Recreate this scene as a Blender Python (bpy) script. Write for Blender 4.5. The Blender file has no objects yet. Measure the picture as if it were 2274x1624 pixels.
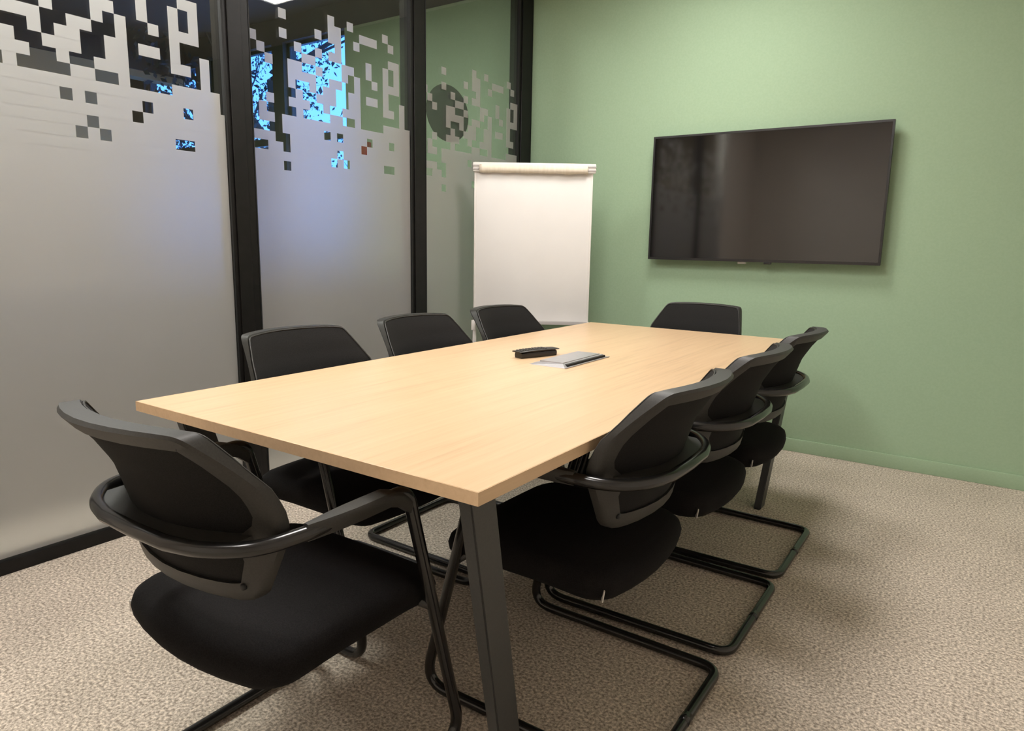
import bpy, bmesh, math, random
from mathutils import Vector, Matrix

random.seed(7)
scene = bpy.context.scene
COL = scene.collection
PI = math.pi

# ------------------------------------------------------------------ camera
FPX = 1541.47
cam_d = bpy.data.cameras.new('camera')
cam_d.sensor_fit = 'HORIZONTAL'
cam_d.sensor_width = 36.0
cam_d.lens = FPX / 2274.0 * 36.0
cam_d.clip_start = 0.05
cam = bpy.data.objects.new('camera', cam_d)
COL.objects.link(cam)
YAW, PITCH, ROLL = -0.5982, 0.1738, -0.0173
fw = Vector((math.sin(YAW) * math.cos(PITCH), math.cos(YAW) * math.cos(PITCH), -math.sin(PITCH)))
rt = Vector((math.cos(YAW), -math.sin(YAW), 0))
dn = fw.cross(rt)
r2 = rt * math.cos(ROLL) + dn * math.sin(ROLL)
d2 = -rt * math.sin(ROLL) + dn * math.cos(ROLL)
M = Matrix((r2, -d2, -fw)).transposed().to_4x4()
M.translation = Vector((1.7516, -0.8795, 1.149))
cam.matrix_world = M
scene.camera = cam

# ------------------------------------------------------------------ world, exposure
world = bpy.data.worlds.new('sky')
scene.world = world
world.use_nodes = True
bg = world.node_tree.nodes['Background']
bg.inputs[0].default_value = (0.09, 0.29, 1.0, 1)
bg.inputs[1].default_value = 4.4
vs = scene.view_settings
vs.view_transform = 'Standard'
vs.look = 'None'
vs.gamma = 1.0
vs.use_curve_mapping = False
vs.exposure = 0.0

LAMP_COL = (1.0, 0.955, 0.92)
LAMP_POWER = 32.0
CORRIDOR_POWER = 112.0

# ------------------------------------------------------------------ constants of the place
XG = -0.9295      # room face of the glass partition
YG = 3.226        # room face of the green wall
ZC = 2.80         # ceiling
TW, TL, TH = 1.0887, 2.4372, 0.74
XR = 2.75         # right wall
YB = -2.3         # wall behind the camera
S = 0.0403        # film cell

# ------------------------------------------------------------------ materials
def mat(name, base=(0.5, 0.5, 0.5), rough=0.5, metal=0.0, spec=0.5, **kw):
    m = bpy.data.materials.new(name)
    m.use_nodes = True
    b = m.node_tree.nodes['Principled BSDF']
    b.inputs['Base Color'].default_value = (*base, 1)
    b.inputs['Roughness'].default_value = rough
    b.inputs['Metallic'].default_value = metal
    b.inputs['Specular IOR Level'].default_value = spec
    for k, v in kw.items():
        b.inputs[k].default_value = v
    return m

def add_noise(m, c1, c2, scale=50.0, detail=3.0, stretch=(1, 1, 1), bump=0.0, lo=0.35, hi=0.65, bdist=0.002, rough=0.5):
    nt = m.node_tree
    b = nt.nodes['Principled BSDF']
    tc = nt.nodes.new('ShaderNodeTexCoord')
    mp = nt.nodes.new('ShaderNodeMapping')
    mp.inputs['Scale'].default_value = stretch
    n = nt.nodes.new('ShaderNodeTexNoise')
    n.inputs['Scale'].default_value = scale
    n.inputs['Detail'].default_value = detail
    n.inputs['Roughness'].default_value = rough
    r = nt.nodes.new('ShaderNodeValToRGB')
    r.color_ramp.elements[0].position = lo
    r.color_ramp.elements[1].position = hi
    r.color_ramp.elements[0].color = (*c1, 1)
    r.color_ramp.elements[1].color = (*c2, 1)
    L = nt.links.new
    L(tc.outputs['Object'], mp.inputs[0])
    L(mp.outputs[0], n.inputs['Vector'])
    L(n.outputs['Fac'], r.inputs[0])
    L(r.outputs[0], b.inputs['Base Color'])
    if bump:
        bp = nt.nodes.new('ShaderNodeBump')
        bp.inputs['Strength'].default_value = bump
        bp.inputs['Distance'].default_value = bdist
        L(n.outputs['Fac'], bp.inputs['Height'])
        L(bp.outputs[0], b.inputs['Normal'])
    return m

MAT = {}
MAT['green'] = add_noise(mat('green_paint', rough=0.75, spec=0.25), (0.316, 0.435, 0.288), (0.334, 0.455, 0.305), 90, 4, bump=0.15, bdist=0.001)
MAT['carpet'] = mat('carpet_loop', rough=0.97, spec=0.1)
MAT['black_frame'] = add_noise(mat('black_aluminium', rough=0.45, spec=0.25), (0.006, 0.0055, 0.005), (0.009, 0.008, 0.0075), 30, 2)
MAT['gasket'] = mat('dark_gasket', (0.006, 0.006, 0.006), 0.7)
MAT['beige'] = add_noise(mat('beige_paint', rough=0.8, spec=0.2), (0.78, 0.72, 0.65), (0.82, 0.76, 0.69), 60, 3)
MAT['white_ceiling'] = mat('ceiling_white', (0.85, 0.84, 0.82), 0.9)
MAT['dark_ceiling'] = mat('dark_ceiling_paint', (0.035, 0.033, 0.03), 0.9)
MAT['corridor_wall'] = mat('corridor_olive_paint', (0.40, 0.31, 0.17), 0.85)
MAT['facade'] = mat('dark_facade', (0.03, 0.033, 0.032), 0.6)
MAT['wood'] = mat('oak_laminate', rough=0.33, spec=0.45)
MAT['woodedge'] = mat('oak_edge_band', rough=0.45, spec=0.4)
MAT['leg_metal'] = add_noise(mat('anthracite_powder_coat', rough=0.45, spec=0.5), (0.035, 0.036, 0.036), (0.042, 0.043, 0.042), 200, 2)
MAT['black_tube'] = mat('black_gloss_tube', (0.012, 0.0115, 0.011), 0.2, spec=0.55)
MAT['fabric'] = add_noise(mat('black_fabric', rough=0.92, spec=0.12), (0.006, 0.0053, 0.0053), (0.012, 0.0108, 0.0108), 420, 2, bump=0.25, bdist=0.0008)
MAT['mesh_fabric'] = add_noise(mat('black_mesh_fabric', rough=0.85, spec=0.2), (0.007, 0.0067, 0.0063), (0.014, 0.0132, 0.0125), 520, 2, bump=0.25, bdist=0.0008)
MAT['plastic'] = add_noise(mat('black_plastic', rough=0.5, spec=0.45), (0.021, 0.020, 0.0175), (0.028, 0.0265, 0.023), 300, 2)
MAT['hole'] = mat('dark_screw', (0.004, 0.004, 0.004), 0.6)
MAT['tv_bezel'] = mat('tv_bezel_black', (0.012, 0.011, 0.011), 0.35)
MAT['tv_screen'] = mat('tv_screen_glass', (0.004, 0.0035, 0.0035), 0.07, spec=1.0)
MAT['whiteboard'] = add_noise(mat('whiteboard_enamel', rough=0.32, spec=0.45), (0.74, 0.72, 0.695), (0.755, 0.735, 0.71), 6, 2)
MAT['white_metal'] = mat('white_enamel_metal', (0.75, 0.72, 0.68), 0.4)
MAT['paper'] = add_noise(mat('cream_paper', rough=0.85, spec=0.2), (0.74, 0.66, 0.54), (0.80, 0.72, 0.60), 14, 3, stretch=(6, 1, 1), bump=0.3, bdist=0.004)
MAT['grey_plastic'] = mat('grey_plastic', (0.45, 0.42, 0.41), 0.5)
MAT['alu'] = add_noise(mat('brushed_aluminium', rough=0.38, metal=0.55, spec=0.5), (0.40, 0.385, 0.395), (0.46, 0.445, 0.455), 40, 2, stretch=(1, 12, 1))
MAT['slot'] = mat('slot_black', (0.004, 0.004, 0.004), 0.6)
MAT['remote'] = mat('remote_black', (0.016, 0.013, 0.012), 0.4)
MAT['remote_key'] = mat('remote_key_grey', (0.09, 0.085, 0.08), 0.5)
MAT['sticker'] = mat('dark_vinyl', (0.016, 0.016, 0.014), 0.6)
MAT['tag'] = mat('woven_tag', (0.55, 0.53, 0.5), 0.8)
MAT['tag_print'] = mat('woven_tag_print', (0.03, 0.03, 0.03), 0.8)
MAT['bark'] = mat('dark_bark', (0.012, 0.016, 0.022), 0.9)
MAT['leaf'] = mat('dark_leaf', (0.010, 0.030, 0.045), 0.8)
MAT['cabinet'] = mat('dark_cabinet_laminate', (0.07, 0.06, 0.05), 0.6)
MAT['red'] = mat('red_enamel', (0.30, 0.045, 0.025), 0.5)

def setup_carpet():
    m = MAT['carpet']
    nt = m.node_tree
    L = nt.links.new
    b = nt.nodes['Principled BSDF']
    tc = nt.nodes.new('ShaderNodeTexCoord')
    v = nt.nodes.new('ShaderNodeTexNoise')
    v.inputs['Scale'].default_value = 120
    v.inputs['Detail'].default_value = 3
    v.inputs['Roughness'].default_value = 0.65
    n2 = nt.nodes.new('ShaderNodeTexNoise')
    n2.inputs['Scale'].default_value = 3.5
    n2.inputs['Detail'].default_value = 2
    r = nt.nodes.new('ShaderNodeValToRGB')
    e = r.color_ramp.elements
    e[0].position = 0.36
    e[0].color = (0.27, 0.225, 0.18, 1)
    e[1].position = 0.66
    e[1].color = (0.86, 0.76, 0.64, 1)
    mid = e.new(0.5)
    mid.color = (0.53, 0.46, 0.38, 1)
    mx = nt.nodes.new('ShaderNodeMixRGB')
    mx.blend_type = 'MULTIPLY'
    mx.inputs[0].default_value = 0.35
    r2_ = nt.nodes.new('ShaderNodeValToRGB')
    r2_.color_ramp.elements[0].position = 0.3
    r2_.color_ramp.elements[0].color = (0.72, 0.72, 0.72, 1)
    r2_.color_ramp.elements[1].position = 0.7
    L(tc.outputs['Object'], v.inputs['Vector'])
    L(tc.outputs['Object'], n2.inputs['Vector'])
    L(v.outputs['Fac'], r.inputs[0])
    L(n2.outputs['Fac'], r2_.inputs[0])
    L(r.outputs[0], mx.inputs[1])
    L(r2_.outputs[0], mx.inputs[2])
    L(mx.outputs[0], b.inputs['Base Color'])
    bp = nt.nodes.new('ShaderNodeBump')
    bp.inputs['Strength'].default_value = 0.25
    bp.inputs['Distance'].default_value = 0.004
    L(v.outputs['Fac'], bp.inputs['Height'])
    L(bp.outputs[0], b.inputs['Normal'])

def setup_wood(m, lo, mid, hi):
    nt = m.node_tree
    L = nt.links.new
    b = nt.nodes['Principled BSDF']
    tc = nt.nodes.new('ShaderNodeTexCoord')
    mp = nt.nodes.new('ShaderNodeMapping')
    mp.inputs['Scale'].default_value = (42, 1.6, 42)
    n = nt.nodes.new('ShaderNodeTexNoise')
    n.inputs['Scale'].default_value = 1.6
    n.inputs['Detail'].default_value = 6
    n.inputs['Roughness'].default_value = 0.62
    n.inputs['Distortion'].default_value = 0.3
    mp2 = nt.nodes.new('ShaderNodeMapping')
    mp2.inputs['Scale'].default_value = (5, 0.35, 5)
    n2 = nt.nodes.new('ShaderNodeTexNoise')
    n2.inputs['Scale'].default_value = 1.5
    n2.inputs['Detail'].default_value = 3
    ad = nt.nodes.new('ShaderNodeMath')
    ad.operation = 'MULTIPLY_ADD'
    ad.inputs[1].default_value = 0.65
    ml = nt.nodes.new('ShaderNodeMath')
    ml.operation = 'MULTIPLY'
    ml.inputs[1].default_value = 0.35
    r = nt.nodes.new('ShaderNodeValToRGB')
    e = r.color_ramp.elements
    e[0].position = 0.30
    e[0].color = (*lo, 1)
    e[1].position = 0.66
    e[1].color = (*hi, 1)
    md = e.new(0.45)
    md.color = (*mid, 1)
    L(tc.outputs['Object'], mp.inputs[0])
    L(tc.outputs['Object'], mp2.inputs[0])
    L(mp.outputs[0], n.inputs['Vector'])
    L(mp2.outputs[0], n2.inputs['Vector'])
    L(n2.outputs['Fac'], ml.inputs[0])
    L(n.outputs['Fac'], ad.inputs[0])
    L(ml.outputs[0], ad.inputs[2])
    L(ad.outputs[0], r.inputs[0])
    L(r.outputs[0], b.inputs['Base Color'])

setup_carpet()
setup_wood(MAT['wood'], (0.45, 0.305, 0.178), (0.575, 0.395, 0.235), (0.63, 0.445, 0.275))
setup_wood(MAT['woodedge'], (0.50, 0.335, 0.195), (0.58, 0.40, 0.24), (0.64, 0.455, 0.28))

def glass_material():
    m = bpy.data.materials.new('clear_glass')
    m.use_nodes = True
    nt = m.node_tree
    nt.nodes.clear()
    L = nt.links.new
    o = nt.nodes.new('ShaderNodeOutputMaterial')
    mx = nt.nodes.new('ShaderNodeMixShader')
    tr = nt.nodes.new('ShaderNodeBsdfTransparent')
    tr.inputs[0].default_value = (0.93, 0.955, 0.94, 1)
    gl = nt.nodes.new('ShaderNodeBsdfGlossy')
    gl.inputs['Roughness'].default_value = 0.0
    fr = nt.nodes.new('ShaderNodeFresnel')
    # the pane is thin: the same reflectance from either face
    ge = nt.nodes.new('ShaderNodeNewGeometry')
    ma = nt.nodes.new('ShaderNodeMath')
    ma.operation = 'MULTIPLY_ADD'
    ma.inputs[1].default_value = 1 / 1.52 - 1.52
    ma.inputs[2].default_value = 1.52
    L(ge.outputs['Backfacing'], ma.inputs[0])
    L(ma.outputs[0], fr.inputs['IOR'])
    L(fr.outputs[0], mx.inputs[0])
    L(tr.outputs[0], mx.inputs[1])
    L(gl.outputs[0], mx.inputs[2])
    L(mx.outputs[0], o.inputs[0])
    return m
MAT['glass'] = glass_material()

def film_material():
    m = bpy.data.materials.new('frosted_film')
    m.use_nodes = True
    nt = m.node_tree
    nt.nodes.clear()
    L = nt.links.new
    o = nt.nodes.new('ShaderNodeOutputMaterial')
    df = nt.nodes.new('ShaderNodeBsdfDiffuse')
    df.inputs[0].default_value = (0.72, 0.69, 0.64, 1)
    tl = nt.nodes.new('ShaderNodeBsdfTranslucent')
    tl.inputs[0].default_value = (0.92, 0.91, 0.90, 1)
    rf = nt.nodes.new('ShaderNodeBsdfRefraction')
    rf.inputs['Color'].default_value = (0.96, 0.96, 0.96, 1)
    rf.inputs['Roughness'].default_value = 0.38
    rf.inputs['IOR'].default_value = 1.4
    m1 = nt.nodes.new('ShaderNodeMixShader')
    m1.inputs[0].default_value = 0.62
    m2 = nt.nodes.new('ShaderNodeMixShader')
    m2.inputs[0].default_value = 0.52
    L(df.outputs[0], m1.inputs[1])
    L(tl.outputs[0], m1.inputs[2])
    L(m1.outputs[0], m2.inputs[1])
    L(rf.outputs[0], m2.inputs[2])
    L(m2.outputs[0], o.inputs[0])
    return m
MAT['film'] = film_material()

def emission(name, col, power):
    m = bpy.data.materials.new(name)
    m.use_nodes = True
    nt = m.node_tree
    nt.nodes.clear()
    o = nt.nodes.new('ShaderNodeOutputMaterial')
    e = nt.nodes.new('ShaderNodeEmission')
    e.inputs[0].default_value = (*col, 1)
    e.inputs[1].default_value = power
    nt.links.new(e.outputs[0], o.inputs[0])
    return m
MAT['lamp'] = emission('lamp_diffuser', LAMP_COL, LAMP_POWER)
MAT['corridor_lamp'] = emission('corridor_lamp_diffuser', LAMP_COL, CORRIDOR_POWER)

# ------------------------------------------------------------------ mesh helpers
def new_obj(name, verts, faces, m=None, parent=None, smooth=False, loc=(0, 0, 0)):
    me = bpy.data.meshes.new(name)
    me.from_pydata([tuple(v) for v in verts], [], [tuple(f) for f in faces])
    bm = bmesh.new()
    bm.from_mesh(me)
    bmesh.ops.recalc_face_normals(bm, faces=bm.faces)
    bm.to_mesh(me)
    bm.free()
    return link(name, me, m, parent, smooth, loc)

def link(name, me, m=None, parent=None, smooth=False, loc=(0, 0, 0)):
    o = bpy.data.objects.new(name, me)
    COL.objects.link(o)
    if m:
        me.materials.append(MAT[m] if isinstance(m, str) else m)
    if smooth:
        for p in me.polygons:
            p.use_smooth = True
        if smooth == 'auto':
            bm = bmesh.new()
            bm.from_mesh(me)
            for e in bm.edges:
                if len(e.link_faces) == 2 and e.calc_face_angle(0) > math.radians(38):
                    e.smooth = False
            bm.to_mesh(me)
            bm.free()
    o.location = loc
    if parent:
        o.parent = parent
    return o

def boxes(name, bs, m, parent=None, bevel=0.0, seg=2, loc=(0, 0, 0)):
    """bs: list of (x0,x1,y0,y1,z0,z1) joined into one mesh"""
    bm = bmesh.new()
    for (x0, x1, y0, y1, z0, z1) in bs:
        v = [bm.verts.new(c) for c in ((x0, y0, z0), (x1, y0, z0), (x1, y1, z0), (x0, y1, z0), (x0, y0, z1), (x1, y0, z1), (x1, y1, z1), (x0, y1, z1))]
        for f in ((3, 2, 1, 0), (4, 5, 6, 7), (0, 1, 5, 4), (1, 2, 6, 5), (2, 3, 7, 6), (3, 0, 4, 7)):
            bm.faces.new([v[i] for i in f])
    if bevel:
        bmesh.ops.bevel(bm, geom=list(bm.edges), offset=bevel, segments=seg, profile=0.6, affect='EDGES', clamp_overlap=True)
    me = bpy.data.meshes.new(name)
    bm.to_mesh(me)
    bm.free()
    return link(name, me, m, parent, 'auto' if bevel else False, loc)

def empty(name, loc=(0, 0, 0), rz=0.0):
    o = bpy.data.objects.new(name, None)
    COL.objects.link(o)
    o.location = loc
    o.rotation_euler = (0, 0, rz)
    o.empty_display_size = 0.1
    return o

def tag(o, label, cat=None, group=None, kind=None):
    o['label'] = label
    if cat:
        o['category'] = cat
    if group:
        o['group'] = group
    if kind:
        o['kind'] = kind
    return o

def struct(o, label=None):
    o['kind'] = 'structure'
    if label:
        o['label'] = label
    return o

def fillet(pts, radii, seg=7, closed=False):
    """round the corners of a 3D polyline"""
    P = [Vector(p) for p in pts]
    n = len(P)
    out = []
    for i in range(n):
        r = radii[i]
        if r <= 0 or (not closed and i in (0, n - 1)):
            out.append(P[i])
            continue
        a = (P[i - 1] - P[i])
        b = (P[(i + 1) % n] - P[i])
        la, lb = a.length, b.length
        a.normalize()
        b.normalize()
        ang = a.angle(b)
        t = min(r / math.tan(ang / 2), 0.48 * la, 0.48 * lb)
        p0, p1 = P[i] + a * t, P[i] + b * t
        for k in range(seg + 1):
            u = k / seg
            out.append(p0 * (1 - u) ** 2 + P[i] * 2 * u * (1 - u) + p1 * u * u)
    return out

def tube_data(path, r, n=12, closed=False, cap=True, sx=1.0, sz=1.0):
    P = [Vector(p) for p in path]
    N = len(P)
    T = []
    for i in range(N):
        a = P[i - 1] if (i > 0 or closed) else P[i]
        b = P[(i + 1) % N] if (i < N - 1 or closed) else P[i]
        T.append((b - a).normalized())
    up = Vector((0, 0, 1))
    if abs(T[0].dot(up)) > 0.95:
        up = Vector((1, 0, 0))
    nrm = (up - T[0] * up.dot(T[0])).normalized()
    frames = []
    for i in range(N):
        nrm = (nrm - T[i] * nrm.dot(T[i])).normalized()
        frames.append((nrm.copy(), T[i].cross(nrm)))
    if closed:
        # spread the twist left over so that the ends meet
        n0 = frames[0][0]
        nl = (frames[-1][0] - T[0] * frames[-1][0].dot(T[0])).normalized()
        tw = math.atan2(T[0].dot(nl.cross(n0)), nl.dot(n0))
        for i in range(N):
            a = tw * i / N
            u, w = frames[i]
            frames[i] = (u * math.cos(a) + w * math.sin(a), -u * math.sin(a) + w * math.cos(a))
    V, F = [], []
    for i in range(N):
        u, w = frames[i]
        rr = r[i] if isinstance(r, (list, tuple)) else r
        for k in range(n):
            a = 2 * PI * k / n
            V.append(P[i] + u * math.cos(a) * rr * sz + w * math.sin(a) * rr * sx)
    for i in range(N if closed else N - 1):
        j = (i + 1) % N
        for k in range(n):
            F.append((i * n + k, i * n + (k + 1) % n, j * n + (k + 1) % n, j * n + k))
    if not closed and cap:
        F.append(tuple(range(n)))
        F.append(tuple((N - 1) * n + k for k in range(n)))
    return V, F

def tube(name, path, r, m, parent=None, n=12, closed=False, loc=(0, 0, 0)):
    V, F = tube_data(path, r, n, closed)
    return new_obj(name, V, F, m, parent, True, loc)

def disc_rings(outline, ys_front, inset, name, m, parent):
    pass

# ------------------------------------------------------------------ the setting
OUT_Y = YG + 0.14
o = struct(boxes('floor', [(-7.2, XR + 0.15, YB - 0.15, OUT_Y, -0.10, 0.0)], 'carpet'), 'beige brown speckled loop carpet')
o = struct(boxes('ceiling', [(XG - 0.03, XR + 0.15, YB - 0.15, OUT_Y, ZC, ZC + 0.12)], 'white_ceiling'))
o = struct(boxes('wall_back', [(XG - 0.03, XR + 0.15, YG, OUT_Y, 0, ZC)], 'green'), 'sage green painted wall behind the television')
o = struct(boxes('wall_right', [(XR, XR + 0.15, YB, YG, 0, ZC)], 'beige'))
o = struct(boxes('wall_front', [(XG - 0.03, XR + 0.15, YB - 0.15, YB, 0, ZC)], 'beige'))
o = struct(boxes('wall_left', [(XG - 0.09, XG + 0.008, YB, -1.02, 0, ZC)], 'beige'))
o = struct(boxes('baseboard_back', [(XG + 0.01, XR, YG - 0.014, YG, 0, 0.074)], 'green', bevel=0.003), 'green baseboard with a pale top edge')

# partition frame: posts with a stepped profile
def post(name, y0, y1, label):
    p = boxes(name, [(XG - 0.075, XG + 0.006, y0, y1, 0, ZC), (XG + 0.006, XG + 0.014, y0 + 0.018, y1 - 0.038, 0, ZC)], 'black_frame', bevel=0.002, seg=1)
    struct(p, label)
    boxes('gasket', [(XG - 0.01, XG + 0.0075, y0 - 0.006, y0, 0.05, ZC - 0.05), (XG - 0.01, XG + 0.0075, y1, y1 + 0.005, 0.05, ZC - 0.05)], 'gasket', p)
    return p
PY = [(-1.02, -0.30), (-0.18, 0.925), (1.05, 2.04), (2.155, 3.075)]
post('trim_1', 0.925, 1.046, 'black aluminium post between first and second glass panes')
post('trim_2', 2.04, 2.155, 'black aluminium post between second and third glass panes')
post('trim_3', 3.075, YG, 'black aluminium corner post against the green wall')
post('trim_4', -0.30, -0.18, 'black aluminium post at the far left')
struct(boxes('baseboard_left', [(XG - 0.07, XG + 0.012, -1.02, YG, 0, 0.047)], 'black_frame', bevel=0.003), 'black aluminium bottom rail of the glass partition')
struct(boxes('trim_5', [(XG - 0.07, XG + 0.012, -1.02, YG, ZC - 0.05, ZC)], 'black_frame'), 'black aluminium top rail of the glass partition')

# pixel pattern of the film; rows counted down, columns to the right
FILM_ROWS = {
    -5: [5, 8, 14],
    -4: [-2, 5, 6, 10, 11, 12, 15],
    -3: [3, 5, 6, 9],
    -2: [-2, 6, 15, 16],
    -1: [-6, 0, 3, 5, 6, 11, 14, 16],
    0: [-5, 1, 2, 7, 8, 11, 14, 16],
    1: [-4, -1, 0, 3, 7, 9, 12, 14, 15, 16],
    2: [-1, 0, 1, 2, 5, 6, 9, 14],
    3: [-1, 2, 4, 5, 8, 9, 11, 12, 14, 17],
    4: [0, 3, 4, 5, 8, 9, 14, 15, 17],
    5: [-4, -1, 0, 1, 4, 7, 8, 9, 17],
    6: [-5, 0, 5, 6, 9, 14, 15, 16, 17, 18],
}
HOLES = {7: [-6, -3], 8: [-6, -5, -4, -3, 4, 6, 11, 15], 9: [-3, -2, 10], 10: [-6, -5, -2, 6], 11: [5, 7, 14, 15], 12: [-2]}

def film_cells():
    cells = []
    for r, cs in FILM_ROWS.items():
        cells += [(r, c) for c in cs]
    for r in range(7, 13):
        cells += [(r, c) for c in range(-10, 24) if c not in HOLES[r] and not (r == 7 and c >= 19)]
    return cells

def make_pane(idx, y0, y1, yo, zo, sy, label):
    pane = boxes('window_%d' % idx, [(XG - 0.0135, XG - 0.0035, y0 + 0.0005, y1 - 0.0005, 0.047, ZC - 0.05)], 'glass')
    struct(pane, label)
    # merge cells into runs per row, all in one film mesh
    rects = []
    byrow = {}
    for r, c in film_cells():
        byrow.setdefault(r, []).append(c)
    for r, cs in byrow.items():
        cs = sorted(cs)
        a = cs[0]
        b = a
        for c in cs[1:] + [None]:
            if c is not None and c == b + 1:
                b = c
                continue
            rects.append((yo + a * sy, yo + (b + 1) * sy, zo - (r + 1) * S, zo - r * S))
            a = b = c
    e = 0.0002
    bs = []
    for (a, b, z0, z1) in rects:
        a, b = max(a, y0 + 0.004), min(b, y1 - 0.004)
        if b - a > 0.004:
            bs.append((XG - 0.003, XG - 0.0015, a, b, z0, z1))
    bs.append((XG - 0.003, XG - 0.0015, y0 + 0.004, y1 - 0.004, 0.055, zo - 13 * S))
    # weld: build the front sheet as a grid so that neighbouring runs share edges
    f = boxes('frosted_film', bs, 'film', pane)
    f['label'] = 'frosted film with a pixel pattern edge'
    return pane

make_pane(1, PY[1][0], PY[1][1], 0.1316 + 0.1 * S, 1.9767 - 0.1 * S, S, 'large glass pane with frosted film nearest the camera')
make_pane(2, PY[2][0], PY[2][1], 1.2715 + 0.33 * S, 1.9767 + 0.15 * S, S * 0.978, 'glass pane with frosted film between two black posts')
make_pane(3, PY[3][0], PY[3][1], 1.2715 + 1.14 - 0.72 * S, 1.9767 - 0.3 * S, S, 'glass pane with frosted film beside the green wall')
make_pane(4, PY[0][0], PY[0][1], 0.1316 - 1.14, 1.9767 - 0.1 * S, S, 'glass pane with frosted film behind the near chair')

# dark round sticker on the far side of the third pane
V, F = [], []
nseg = 48
for k in range(nseg):
    a = 2 * PI * k / nseg
    for x in (XG - 0.016, XG - 0.0145):
        V.append((x, 2.375 + 0.19 * math.cos(a), 1.885 + 0.158 * math.sin(a)))
for k in range(nseg):
    j = (k + 1) % nseg
    F.append((2 * k, 2 * k + 1, 2 * j + 1, 2 * j))
F.append(tuple(range(0, 2 * nseg, 2)))
F.append(tuple(range(1, 2 * nseg, 2)))
o = new_obj('round_sticker', V, F, 'sticker')
tag(o, 'dark round sticker on the glass beside the flip chart', 'sticker')

# ------------------------------------------------------------------ space behind the partition
ZCC = 3.02
struct(boxes('ceiling_corridor', [(-7.2, XG - 0.09, YB - 0.15, OUT_Y, ZCC, ZCC + 0.1)], 'dark_ceiling'))
struct(boxes('wall_corridor_left', [(-5.15, -5.0, YB, 2.66, 0, 2.68), (-5.15, -5.0, 2.66, YG, 2.62, 2.68)], 'corridor_wall'), 'olive wall far behind the glass partition')
struct(boxes('wall_corridor_upper', [(-5.15, -4.98, YB, YG, 2.68, ZCC)], 'dark_ceiling'))
struct(boxes('wall_corridor_end', [(-7.2, -7.05, YB, YG, 0, ZCC)], 'facade'))
struct(boxes('wall_corridor_front', [(-7.2, XG - 0.09, YB - 0.15, YB, 0, ZCC)], 'corridor_wall'))
struct(boxes('wall_bulkhead', [(XG - 0.09, XG - 0.031, YB, OUT_Y, ZC, ZCC)], 'dark_ceiling'))
WX = [(-3.49, -2.72), (-4.62, -3.64), (-5.75, -4.80)]
WZ0, WZT, WZ1 = 0.95, 2.05, 2.82
fb = [(-7.2, XG - 0.031, YG, OUT_Y, WZ1, ZCC), (-7.2, -2.72, YG, OUT_Y, 0, WZ0)]
xs = [-2.72]
for a, b in WX:
    xs += [b, a]
fb += [(-3.64, -3.49, YG, OUT_Y, WZ0, WZ1), (-4.80, -4.62, YG, OUT_Y, WZ0, WZ1), (-7.2, -5.75, YG, OUT_Y, WZ0, WZ1)]
struct(boxes('wall_facade', fb, 'facade'), 'dark facade wall with windows behind the glass')
struct(boxes('wall_corridor_back', [(-2.72, XG - 0.031, YG, OUT_Y, 0, WZ1)], 'green'), 'green wall going on behind the glass')
for i, (a, b) in enumerate(WX):
    y0, y1 = YG + 0.05, YG + 0.09
    w = boxes('window_%d' % (5 + i), [(a, a + 0.03, y0, y1, WZ0, WZ1), (b - 0.03, b, y0, y1, WZ0, WZ1), (a, b, y0, y1, WZ1 - 0.03, WZ1), (a, b, y0, y1, WZ0, WZ0 + 0.03), (a, b, y0, y1, WZT - 0.06, WZT)], 'facade')
    struct(w, 'dark framed facade window number %s from the green wall' % ['one', 'two', 'three', 'four'][i])
    boxes('pane', [(a + 0.031, b - 0.031, y0 + 0.015, y0 + 0.021, WZT + 0.001, WZ1 - 0.031)], 'glass', w)
    boxes('pane', [(a + 0.031, b - 0.031, y0 + 0.015, y0 + 0.021, WZ0 + 0.031, WZT - 0.061)], 'glass', w)

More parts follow.
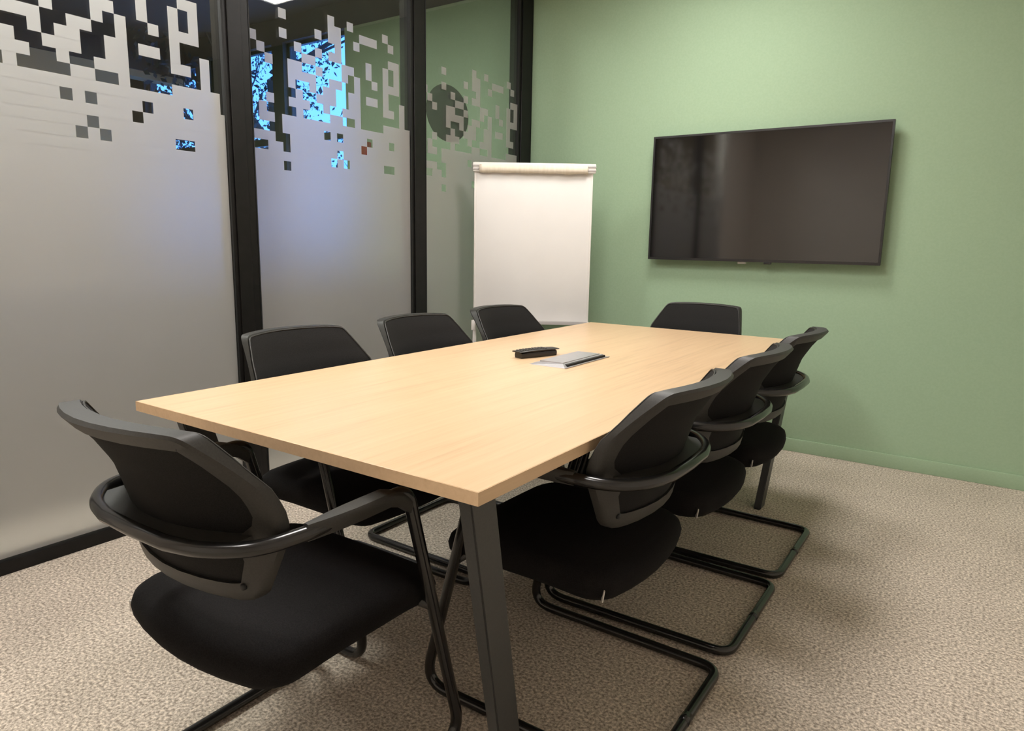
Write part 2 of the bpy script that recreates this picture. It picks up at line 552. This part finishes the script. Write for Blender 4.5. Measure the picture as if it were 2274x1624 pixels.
# trees outside
def tree(name, base, h, seed, label, spread=1.0):
    rnd = random.Random(seed)
    t = empty(name, base)
    V, F = [], []
    tips = []
    def grow(p, d, ln, r, lev):
        pts = [p]
        rad = [r]
        q = p.copy()
        dd = d.copy()
        n = 5
        for i in range(n):
            dd = (dd + Vector((rnd.uniform(-.22, .22), rnd.uniform(-.22, .22), rnd.uniform(-.12, .2)))).normalized()
            q = q + dd * ln / n
            pts.append(q.copy())
            rad.append(r * (1 - 0.6 * (i + 1) / n))
        v, f = tube_data(pts, rad, 6 if lev < 2 else 4)
        k = len(V)
        V.extend(v)
        F.extend([tuple(x + k for x in ff) for ff in f])
        if lev >= 2:
            tips.extend(pts[1:])
        if lev < 4:
            for i in range(3 if lev else 7):
                s = rnd.randint(1, n) if lev else 1 + i * (n - 1) // 6
                a = rnd.uniform(0, 2 * PI)
                nd = (dd + Vector((math.cos(a) * 1.1 * spread, math.sin(a) * 1.1 * spread, rnd.uniform(-.15, .5)))).normalized()
                grow(pts[min(s, n)], nd, ln * rnd.uniform(.45, .68), rad[min(s, n)] * .6, lev + 1)
    grow(Vector((0, 0, 0)), Vector((rnd.uniform(-.15, .15), 0, 1)).normalized(), h, 0.13, 0)
    new_obj('branches', V, F, 'bark', t, True)
    LV, LF = [], []
    for p in tips:
        for _ in range(5):
            c = p + Vector([rnd.gauss(0, .13) for _ in range(3)])
            u = Vector([rnd.uniform(-1, 1) for _ in range(3)]).normalized()
            w = u.cross(Vector([rnd.uniform(-1, 1) for _ in range(3)])).normalized()
            s = rnd.uniform(.014, .034)
            k = len(LV)
            LV += [c - u * s * 1.5, c + w * s * .8 + u * s * .2, c + u * s * 1.5, c - w * s * .8 + u * s * .2]
            LF.append((k, k + 1, k + 2, k + 3))
    lf = new_obj('foliage', LV, LF, 'leaf', t)
    lf['kind'] = 'stuff'
    tag(t, label, 'tree', 'trees outside the windows')
    return t
tree('leafy_tree', (-5.4, 5.2, -1.2), 4.3, 3, 'dark leafy tree outside seen through the rightmost facade window', 1.0)
tree('leafy_tree', (-11.6, 7.2, -1.4), 4.6, 11, 'dark leafy tree outside seen left of the dark facade post', 1.0)

# low dark cabinets behind the partition
for i, y0 in enumerate((-1.5, -0.45, 0.6, 1.65)):
    t = empty('low_cabinet', (-1.62, y0 + 0.51, 0))
    boxes('body', [(-0.21, 0.21, -0.51, 0.51, 0.06, 0.90)], 'cabinet', t, bevel=0.004)
    boxes('plinth', [(-0.19, 0.19, -0.50, 0.50, 0, 0.06)], 'gasket', t)
    boxes('worktop', [(-0.22, 0.22, -0.515, 0.515, 0.90, 0.925)], 'cabinet', t, bevel=0.003)
    for s in (-1, 1):
        d = boxes('door', [(-0.23, -0.212, 0.004 if s > 0 else -0.506, 0.506 if s > 0 else -0.004, 0.07, 0.89)], 'cabinet', t, bevel=0.002)
        boxes('handle', [(-0.245, -0.231, s * 0.05 - 0.006, s * 0.05 + 0.006, 0.70, 0.82)], 'black_frame', d)
    tag(t, ['dark low cabinet behind the frosted glass, leftmost of four', 'dark low cabinet behind the frosted glass, second from the left', 'dark low cabinet behind the frosted glass, third from the left', 'dark low cabinet behind the frosted glass, nearest the green wall'][i], 'cabinet', 'low cabinets behind the glass')

# small red box on the far wall
t = empty('red_box', (-2.50, YG, 1.855))
boxes('housing', [(-0.06, 0.06, -0.05, 0, -0.07, 0.07)], 'red', t, bevel=0.006)
boxes('cover', [(-0.045, 0.045, -0.056, -0.05, -0.05, 0.05)], 'red', t, bevel=0.003)
tag(t, 'small red box on the wall behind the glass', 'alarm box')

# lamps
def panel(loc, sx, sy, m, label, cat='ceiling lamp'):
    t = empty('ceiling_lamp', loc)
    f = 0.018
    boxes('frame', [(-sx / 2 - f, -sx / 2, -sy / 2 - f, sy / 2 + f, -0.022, 0), (sx / 2, sx / 2 + f, -sy / 2 - f, sy / 2 + f, -0.022, 0), (-sx / 2, sx / 2, -sy / 2 - f, -sy / 2, -0.022, 0), (-sx / 2, sx / 2, sy / 2, sy / 2 + f, -0.022, 0)], 'white_metal', t)
    boxes('diffuser', [(-sx / 2, sx / 2, -sy / 2, sy / 2, -0.016, -0.008)], m, t)
    tag(t, label, cat)
    return t
panel((0.45, 2.21, ZC), 0.58, 0.58, 'lamp', 'square ceiling lamp panel nearest the green wall')
panel((0.50, 0.85, ZC), 0.58, 0.58, 'lamp', 'square ceiling lamp panel above the middle of the table')
panel((0.50, -0.75, ZC), 0.58, 0.58, 'lamp', 'square ceiling lamp panel behind the camera')
panel((-1.42, 0.02, ZCC), 0.30, 1.20, 'corridor_lamp', 'long ceiling lamp panel behind the glass partition')

# ------------------------------------------------------------------ conference table
t = empty('conference_table', (0, 0, 0))
top = boxes('tabletop', [(0.0012, TW - 0.0012, 0.0012, TL - 0.0012, TH - 0.025, TH)], 'wood', t, bevel=0.001, seg=1)
eb = 0.0012
for (x0, x1, y0, y1) in ((0, TW, 0, eb), (0, TW, TL - eb, TL), (0, eb, eb, TL - eb), (TW - eb, TW, eb, TL - eb)):
    boxes('edge_band', [(x0, x1, y0, y1, TH - 0.0248, TH - 0.0004)], 'woodedge', top)
def slant_leg(name, x0, x1, yt, yb, hw, dx, m, parent):
    zt, zb = TH - 0.027, 0.0
    V = []
    for z, y, d in ((zb, yb, dx), (zt, yt, 0)):
        V += [(x0 + d, y - hw, z), (x1 + d, y - hw, z), (x1 + d, y + hw, z), (x0 + d, y + hw, z)]
    bm = bmesh.new()
    vv = [bm.verts.new(v) for v in V]
    for f in ((3, 2, 1, 0), (4, 5, 6, 7), (0, 1, 5, 4), (1, 2, 6, 5), (2, 3, 7, 6), (3, 0, 4, 7)):
        bm.faces.new([vv[i] for i in f])
    bmesh.ops.bevel(bm, geom=list(bm.edges), offset=0.003, segments=2, affect='EDGES')
    me = bpy.data.meshes.new(name)
    bm.to_mesh(me)
    bm.free()
    return link(name, me, m, parent, 'auto')
for yt, yb in ((0.045, 0.232), (TL - 0.045, TL - 0.232)):
    for x0 in (0.165, TW - 0.052):
        slant_leg('leg', x0, x0 + 0.03, yt, yb, 0.036, 0.045 if x0 < 0.5 else -0.045, 'leg_metal', t)
for x0 in (0.36, TW - 0.40):
    boxes('side_rail', [(x0, x0 + 0.04, 0.20, TL - 0.20, TH - 0.065, TH - 0.027)], 'leg_metal', t, bevel=0.002)
for yc in (0.42, TL - 0.42):
    boxes('cross_rail', [(0.402, TW - 0.402, yc - 0.02, yc + 0.02, TH - 0.063, TH - 0.029)], 'leg_metal', t, bevel=0.002)
tag(t, 'long oak laminate meeting table with slanted anthracite legs', 'table')

# ------------------------------------------------------------------ chair
ARM_Z = 0.655
def prof_y(z):
    pts = [(0.485, 0.112), (0.56, 0.088), (0.65, 0.062), (0.75, 0.030), (0.80, 0.000), (0.855, -0.042)]
    if z <= pts[0][0]:
        return pts[0][1]
    for (a, ya), (b, yb) in zip(pts, pts[1:]):
        if z <= b:
            u = (z - a) / (b - a)
            return ya + (yb - ya) * u
    return pts[-1][1]
def wrap(z):
    return 0.062 + 0.034 * math.exp(-((z - 0.70) / 0.12) ** 2) + 0.016 * max(0, (z - 0.72) / 0.13)
def back_y(x, z):
    return prof_y(z) + wrap(z) * (x / 0.25) ** 2

def back_outline():
    half = [(0, .526), (.11, .527), (.168, .530), (.194, .543), (.207, .568), (.224, .608), (.238, .648), (.245, .69), (.240, .735), (.224, .78), (.208, .818), (.197, .842), (.189, .852), (.176, .857), (.10, .860), (0, .861)]
    pts = half + [(-x, z) for x, z in reversed(half[1:-1])]
    # one chaikin pass
    out = []
    n = len(pts)
    for i in range(n):
        (ax, az), (bx, bz) = pts[i], pts[(i + 1) % n]
        out += [(ax * .75 + bx * .25, az * .75 + bz * .25), (ax * .25 + bx * .75, az * .25 + bz * .75)]
    return out

def inner_outline(out, wfun):
    n = len(out)
    res = []
    for i in range(n):
        ax, az = out[i - 1]
        bx, bz = out[(i + 1) % n]
        tx, tz = bx - ax, bz - az
        l = math.hypot(tx, tz)
        nx, nz = -tz / l, tx / l
        x, z = out[i]
        w = wfun(x, z)
        res.append((x + nx * w, z + nz * w))
    return res

def rim_w(x, z):
    w = 0.030
    if z < 0.58:
        w = 0.036
    w += 0.030 * math.exp(-((z - 0.635) / 0.035) ** 2)
    return w

def make_chair():
    c = empty('cantilever_chair')
    # --- tube frame, one closed loop
    R = 0.0135
    zf = 0.0142
    half = [((0, 0.030, ARM_Z), 0), ((0.10, 0.033, ARM_Z), 0), ((0.175, 0.050, ARM_Z + .001), 0.2), ((0.246, 0.103, ARM_Z + .003), 0.10), ((0.262, 0.19, ARM_Z + .006), 0.15), ((0.263, 0.432, ARM_Z + .012), 0.040), ((0.257, 0.612, zf), 0.060), ((0.250, 0.0, zf), 0.05), ((0, 0, zf), 0)]
    pts = [p for p, r in half] + [(-p[0], p[1], p[2]) for p, r in reversed(half[1:-1])]
    rad = [r for p, r in half] + [r for p, r in reversed(half[1:-1])]
    path = fillet(pts, rad, 7, True)
    tube('frame', path, R, 'black_tube', c, 14, True)
    tube('tube_joint', [(-0.016, 0, zf), (0.016, 0, zf)], 0.0142, 'black_tube', c, 14)
    # seat support bar between the front legs, brackets under the seat
    yl, zl = 0.503, 0.388
    tube('seat_bar', [(-0.259, yl, zl), (0.259, yl, zl)], 0.011, 'black_tube', c, 12)
    for s in (-1, 1):
        tube('seat_bracket', [(s * 0.15, 0.18, 0.379), (s * 0.15, yl, zl - 0.004)], 0.010, 'black_tube', c, 10)
        # armrest pad on the tube
        V, F = [], []
        n = 14
        path_a = []
        for i in range(9):
            u = i / 8
            y = 0.185 + u * 0.250
            path_a.append((s * (0.262 + 0.002 * math.sin(u * PI)), y, ARM_Z + .004 + 0.006 * u))
        for i, (x, y, z) in enumerate(path_a):
            u = i / 8
            w = 0.0205 * (0.35 + 0.65 * min(1, math.sin(min(u * 3.2, PI / 2)))) * (1 if u < .85 else 1 - (u - .85) * 2.2)
            zd = -0.035 * max(0, u - .82) / .18
            sec = [(-w, 0.004), (-w, 0.013), (-w * .8, 0.0185), (0, 0.020), (w * .8, 0.0185), (w, 0.013), (w, 0.004), (w * .62, -0.012), (-w * .62, -0.012)]
            for dx, dz in sec:
                V.append((x + dx, y, z + dz + zd))
        m_ = 9
        for i in range(8):
            for k in range(m_):
                F.append((i * m_ + k, i * m_ + (k + 1) % m_, (i + 1) * m_ + (k + 1) % m_, (i + 1) * m_ + k))
        F.append(tuple(range(m_)))
        F.append(tuple(8 * m_ + k for k in range(m_)))
        new_obj('armrest', V, F, 'plastic', c, 'auto')
    # --- bracket ledge inside the loop, joining tube and backrest
    V, F = [], []
    N = 20
    for i in range(N + 1):
        x = -0.205 + 0.41 * i / N
        yo = 0.030 + 0.55 * x * x + 10 * x ** 4 + 0.006
        yi = min(back_y(x, ARM_Z) + 0.012, yo + 0.055)
        yi = max(yi, yo + 0.02)
        for y, z in ((yo, ARM_Z + 0.007), (yi, ARM_Z + 0.010), (yi, ARM_Z - 0.022), (yo, ARM_Z - 0.008)):
            V.append((x, y, z))
    for i in range(N):
        for k in range(4):
            F.append((i * 4 + k, i * 4 + (k + 1) % 4, (i + 1) * 4 + (k + 1) % 4, (i + 1) * 4 + k))
    F += [(0, 1, 2, 3), tuple(4 * N + k for k in range(4))]
    new_obj('back_bracket', V, F, 'plastic', c, 'auto')
    # --- backrest rim
    out = back_outline()
    inn = inner_outline(out, rim_w)
    n = len(out)
    def thick(z):
        return 0.026 + 0.016 * max(0, (z - 0.78) / 0.07)
    V, F = [], []
    for (ox, oz), (ix, iz) in zip(out, inn):
        t_ = thick(oz)
        mx_, mz = ox * .8 + ix * .2, oz * .8 + iz * .2
        V += [(ox, back_y(ox, oz) + t_ - .003, oz), (ox, back_y(ox, oz) + .006, oz), (mx_, back_y(mx_, mz), mz), (ix, back_y(ix, iz) + .002, iz), (ix, back_y(ix, iz) + t_ * .8, iz)]
    for i in range(n):
        j = (i + 1) % n
        for k in range(5):
            F.append((i * 5 + k, i * 5 + (k + 1) % 5, j * 5 + (k + 1) % 5, j * 5 + k))
    rim = new_obj('back_frame', V, F, 'plastic', c, 'auto')
    # screws in the lower strip
    for s in (-1, 1):
        x, z = s * 0.172, 0.563
        y = back_y(x, z) + 0.0005
        tube('screw', [(x, y - 0.0025, z), (x, y + 0.004, z)], 0.0062, 'hole', rim, 10)
    # --- backrest upholstery
    def half_width(poly, z):
        best = 0.002
        for i in range(len(poly)):
            (ax, az), (bx, bz) = poly[i], poly[(i + 1) % len(poly)]
            if (az - z) * (bz - z) <= 0 and abs(az - bz) > 1e-9:
                best = max(best, ax + (bx - ax) * (z - az) / (bz - az))
        return best
    V, F = [], []
    RZ, RX = 26, 18
    for side, poly in ((0, inner_outline(out, lambda x, z: 0.003)), (1, inner_outline(out, lambda x, z: rim_w(x, z) - 0.004))):
        z0_, z1_ = min(z for x, z in poly) + 0.0005, max(z for x, z in poly) - 0.0005
        for i in range(RZ + 1):
            u = 0.5 - 0.5 * math.cos(PI * i / RZ)
            Z = z0_ + (z1_ - z0_) * u
            w = half_width(poly, Z)
            for j in range(RX + 1):
                v = -math.cos(PI * j / RX)
                X = w * v
                if side == 0:   # front skin reaches nearly to the edge
                    edge = (1 - abs(v) ** 8) * (1 - abs(2 * u - 1) ** 10)
                    Y = back_y(X, Z) + thick(Z) + 0.001 + 0.006 * edge
                else:           # rear skin sits inside the rim
                    Y = back_y(X, Z) + 0.009
                V.append((X, Y, Z))
    NN = (RZ + 1) * (RX + 1)
    def gid(side, i, j):
        return side * NN + i * (RX + 1) + j
    for side in (0, 1):
        for i in range(RZ):
            for j in range(RX):
                F.append((gid(side, i, j), gid(side, i, j + 1), gid(side, i + 1, j + 1), gid(side, i + 1, j)))
    loop = [(0, j) for j in range(RX)] + [(i, RX) for i in range(RZ)] + [(RZ, j) for j in range(RX, 0, -1)] + [(i, 0) for i in range(RZ, 0, -1)]
    for k in range(len(loop)):
        p_, q_ = loop[k], loop[(k + 1) % len(loop)]
        F.append((gid(0, *p_), gid(0, *q_), gid(1, *q_), gid(1, *p_)))
    bk = new_obj('backrest', V, F, 'mesh_fabric', c, 'auto')
    # piping along the front edge
    pp = [(x, back_y(x, z) + thick(z) + 0.0025, z) for x, z in inner_outline(out, lambda x, z: 0.005)]
    tube('piping', pp, 0.0022, 'plastic', bk, 6, True)
    # --- seat
    def seat_outline(inset):
        hx, hy, rc = 0.246 - inset, 0.243 - inset, 0.055 - inset * 0.25
        raw = []
        for qx, qy, a0 in ((1, 1, 0), (-1, 1, 90), (-1, -1, 180), (1, -1, 270)):
            for k in range(9):
                a = math.radians(a0 + k * 11.25)
                raw.append((qx * (hx - rc) + rc * math.cos(a), qy * (hy - rc) + rc * math.sin(a)))
        full = []
        for i in range(len(raw)):
            (ax, ay), (bx, by) = raw[i], raw[(i + 1) % len(raw)]
            full.append((ax, ay))
            if i % 9 == 8:
                full += [(ax + (bx - ax) * u / 6, ay + (by - ay) * u / 6) for u in range(1, 6)]
        res = []
        for x, y in full:
            sy = y / 0.243
            if sy < 0:
                dy = (0.045 * (x / 0.248) ** 2 - 0.022) * (-sy)
            else:
                dy = -0.02 * (x / 0.248) ** 2 * sy
            res.append((x, 0.345 + y + dy))
        return res
    layers = [(0.380, 0.050), (0.378, 0.028), (0.386, 0.012), (0.402, 0.003), (0.420, 0.0), (0.436, 0.006), (0.447, 0.020), (0.4535, 0.045), (0.457, 0.10), (0.456, 0.17)]
    V, F = [], []
    for z, ins in layers:
        for x, y in seat_outline(ins):
            f = (y - 0.345) / 0.243
            dz = -0.022 * max(0, f - 0.45) ** 2 / 0.3 - 0.012 * max(0, -f - .3) + 0.010 * (x / .24) ** 2 * (0.3 if z > .43 else 0)
            V.append((x, y, z + dz))
    n2 = len(seat_outline(0))
    for i in range(len(layers) - 1):
        for k in range(n2):
            F.append((i * n2 + k, i * n2 + (k + 1) % n2, (i + 1) * n2 + (k + 1) % n2, (i + 1) * n2 + k))
    F.append(tuple(range(n2)))
    F.append(tuple((len(layers) - 1) * n2 + k for k in range(n2)))
    st = new_obj('seat', V, F, 'fabric', c, True)
    boxes('seat_shell', [(-0.185, 0.185, 0.17, 0.49, 0.360, 0.384)], 'plastic', c, bevel=0.01)
    # woven tag on the left rear side of the seat
    tg = boxes('tag', [(-0.0075, 0.0075, -0.0012, 0.0012, -0.013, 0.013)], 'tag', st, loc=(-0.222, 0.126, 0.396))
    tg.rotation_euler = (0.15, 0.1, 0.6)
    tg['label'] = 'small pale woven tag'
    return c

def copy_tree(o, parent=None):
    n_ = o.copy()
    COL.objects.link(n_)
    n_.parent = parent
    for ch in list(o.children):
        copy_tree(ch, n_)
    return n_

proto = make_chair()
CHAIRS = [
    # (x, y, rotation) of the rear crossbar centre, facing +y before the turn
    (0.585, -0.345, 0.0, 'black cantilever armchair alone at the near short end of the table'),
    (1.258, 0.620, PI / 2, 'black cantilever armchair on the right long side, nearest the camera'),
    (1.258, 1.208, PI / 2, 'black cantilever armchair on the right long side, middle of the three'),
    (1.252, 1.778, PI / 2, 'black cantilever armchair on the right long side, nearest the green wall'),
    (-0.158, 0.597, -PI / 2, 'black cantilever armchair on the glass side, nearest the camera'),
    (-0.158, 1.178, -PI / 2, 'black cantilever armchair on the glass side, middle of the three'),
    (-0.158, 1.752, -PI / 2, 'black cantilever armchair on the glass side, in front of the flip chart'),
    (0.548, 2.668, PI - 0.05, 'black cantilever armchair alone at the far short end below the television'),
]
for i, (x, y, rz, lab) in enumerate(CHAIRS):
    c = proto if i == 0 else copy_tree(proto)
    c.location = (x, y, 0)
    c.rotation_euler = (0, 0, rz)
    tag(c, lab, 'chair', 'cantilever armchairs around the table')

# ------------------------------------------------------------------ television
t = empty('television', (0.638, YG, 1.43))
hw, hh = 0.6375, 0.360
boxes('rear_housing', [(-0.55, 0.55, -0.045, -0.022, -0.30, 0.30)], 'tv_bezel', t, bevel=0.006)
boxes('cabinet', [(-hw, hw, -0.070, -0.045, -hh, hh)], 'tv_bezel', t, bevel=0.003)
boxes('bezel', [(-hw, hw, -0.0735, -0.070, hh - 0.011, hh), (-hw, hw, -0.0735, -0.070, -hh, -hh + 0.014), (-hw, -hw + 0.010, -0.0735, -0.070, -hh + 0.014, hh - 0.011), (hw - 0.010, hw, -0.0735, -0.070, -hh + 0.014, hh - 0.011)], 'tv_bezel', t)
boxes('screen', [(-hw + 0.0105, hw - 0.0105, -0.0722, -0.0701, -hh + 0.0145, hh - 0.0115)], 'tv_screen', t)
boxes('sensor', [(0.055, 0.095, -0.071, -0.058, -hh - 0.011, -hh - 0.0002)], 'tv_bezel', t, bevel=0.002)
boxes('wall_bracket', [(-0.25, 0.25, -0.022, -0.001, -0.18, 0.18)], 'leg_metal', t)
boxes('connector', [(-0.095, -0.05, -0.055, -0.035, -hh - 0.012, -hh - 0.0005)], 'white_metal', t, bevel=0.002)
tag(t, 'large black flat screen television mounted on the green wall', 'television')

# ------------------------------------------------------------------ flip chart
FA = 0.5982
t = empty('flip_chart', (-0.513, 2.635, 0), FA)
W2 = 0.342
board = boxes('board', [(-W2, W2, -0.004, 0.014, 0.690, 1.560)], 'whiteboard', t, bevel=0.004)
for xa in (-W2 - 0.004, W2 - 0.008):
    boxes('edge_trim', [(xa, xa + 0.012, -0.007, 0.016, 0.688, 1.562)], 'white_metal', board, bevel=0.002)
boxes('clamp_bar', [(-W2 - 0.012, W2 + 0.018, -0.022, 0.018, 1.558, 1.612)], 'white_metal', t, bevel=0.006)
for s in (-1, 1):
    xa, xb = (W2 - 0.028, W2 + 0.019) if s > 0 else (-W2 - 0.013, -W2 + 0.024)
    boxes('end_cap', [(xa, xb, -0.026, 0.02, 1.568, 1.579), (xa, xb, -0.026, 0.02, 1.589, 1.597)], 'grey_plastic', t, bevel=0.002)
V, F = [], []
NX, NA = 36, 14
for i in range(NX + 1):
    x = -W2 + 0.026 + (2 * W2 - 0.056) * i / NX
    wob = 0.0025 * math.sin(i * .9) + 0.003 * math.exp(-((i - 29) / 2.0) ** 2)
    for k in range(NA):
        a = -0.15 * PI + 1.3 * PI * k / (NA - 1)
        V.append((x, -0.020 - (0.021 + wob) * math.sin(a), 1.578 + (0.024 + wob * .6) * math.cos(a) - 0.002))
for i in range(NX):
    for k in range(NA - 1):
        F.append((i * NA + k, i * NA + k + 1, (i + 1) * NA + k + 1, (i + 1) * NA + k))
rl = new_obj('paper_roll', V, F, 'paper', t, True)
md = rl.modifiers.new('solid', 'SOLIDIFY')
md.thickness = 0.0015
boxes('pen_tray', [(-W2 + 0.01, W2 - 0.01, -0.075, -0.004, 0.678, 0.688), (-W2 + 0.01, W2 - 0.01, -0.078, -0.072, 0.678, 0.698)], 'grey_plastic', t, bevel=0.002)
for s in (-1, 1):
    boxes('leg_clip', [(s * W2 - 0.016, s * W2 + 0.010, -0.012, 0.03, 0.630, 0.690)], 'white_metal', t, bevel=0.003)
    tube('leg', [(s * (W2 - 0.004), 0.012, 0.675), (s * (W2 - 0.004) * 1.02, -0.10, 0.010)], 0.0115, 'white_metal', t)
tube('leg', [(0, 0.028, 1.30), (0, 0.33, 0.012)], 0.0115, 'white_metal', t)
tag(t, 'white flip chart easel with a rolled up paper pad in the corner', 'flip chart')

# ------------------------------------------------------------------ things on the table
t = empty('cable_port', (0.540, 1.265, TH))
hx, hy, hz = 0.072, 0.158, 0.012
V = [(-hx, -hy, 0.0003), (hx, -hy, 0.0003), (hx, hy, 0.0003), (-hx, hy, 0.0003), (-hx + 0.022, -hy + 0.018, hz * .75), (hx - 0.016, -hy + 0.014, hz), (hx - 0.016, hy - 0.014, hz), (-hx + 0.022, hy - 0.018, hz * .75)]
F = [(0, 1, 5, 4), (1, 2, 6, 5), (2, 3, 7, 6), (3, 0, 4, 7), (4, 5, 6, 7), (3, 2, 1, 0)]
new_obj('surround', V, F, 'alu', t)
boxes('lid', [(-hx + 0.030, hx - 0.022, -hy + 0.024, hy - 0.024, hz * .7, hz + 0.0025)], 'alu', t, bevel=0.001)
o = boxes('slot', [(hx - 0.0165, hx - 0.0025, -hy + 0.022, hy - 0.018, 0.001, hz * .86)], 'slot', t)
boxes('lip', [(hx - 0.001, hx + 0.006, -hy - 0.002, hy + 0.004, 0.0003, 0.0035)], 'alu', t, bevel=0.001)
tag(t, 'silver cable port with a black slot set in the tabletop', 'cable port')

t = empty('remote_control', (0.397, 1.265, TH), -0.32)
def remote_body(name, hl, hwid, z0, z1, arch, m, parent, n=16):
    V, F = [], []
    for i in range(n + 1):
        u = -1 + 2 * i / n
        y = u * hl
        w = hwid * (1 - 0.12 * u * u)
        za = z1 + arch * (1 - u * u)
        sec = [(-w * .9, z0), (-w, z0 + (za - z0) * .45), (-w * .96, za - .002), (-w * .8, za), (w * .8, za), (w * .96, za - .002), (w, z0 + (za - z0) * .45), (w * .9, z0)]
        V += [(x, y, z) for x, z in sec]
    for i in range(n):
        for k in range(8):
            F.append((i * 8 + k, i * 8 + (k + 1) % 8, (i + 1) * 8 + (k + 1) % 8, (i + 1) * 8 + k))
    F.append(tuple(range(8)))
    F.append(tuple(n * 8 + k for k in range(8)))
    return new_obj(name, V, F, m, parent, 'auto')
bd = remote_body('body', 0.083, 0.024, 0.0005, 0.020, 0.002, 'remote', t)
remote_body('top_plate', 0.094, 0.027, 0.0225, 0.0265, 0.003, 'remote', t)
for i in range(9):
    for j in range(3):
        y = -0.078 + i * 0.014
        u = y / 0.094
        z = 0.0265 + 0.003 * (1 - u * u)
        boxes('key', [(-0.016 + j * .0125, -0.009 + j * .0125, y - .004, y + .004, z - .001, z + 0.0022)], 'remote_key', t)
tag(t, 'black remote control lying beside the silver cable port', 'remote control')
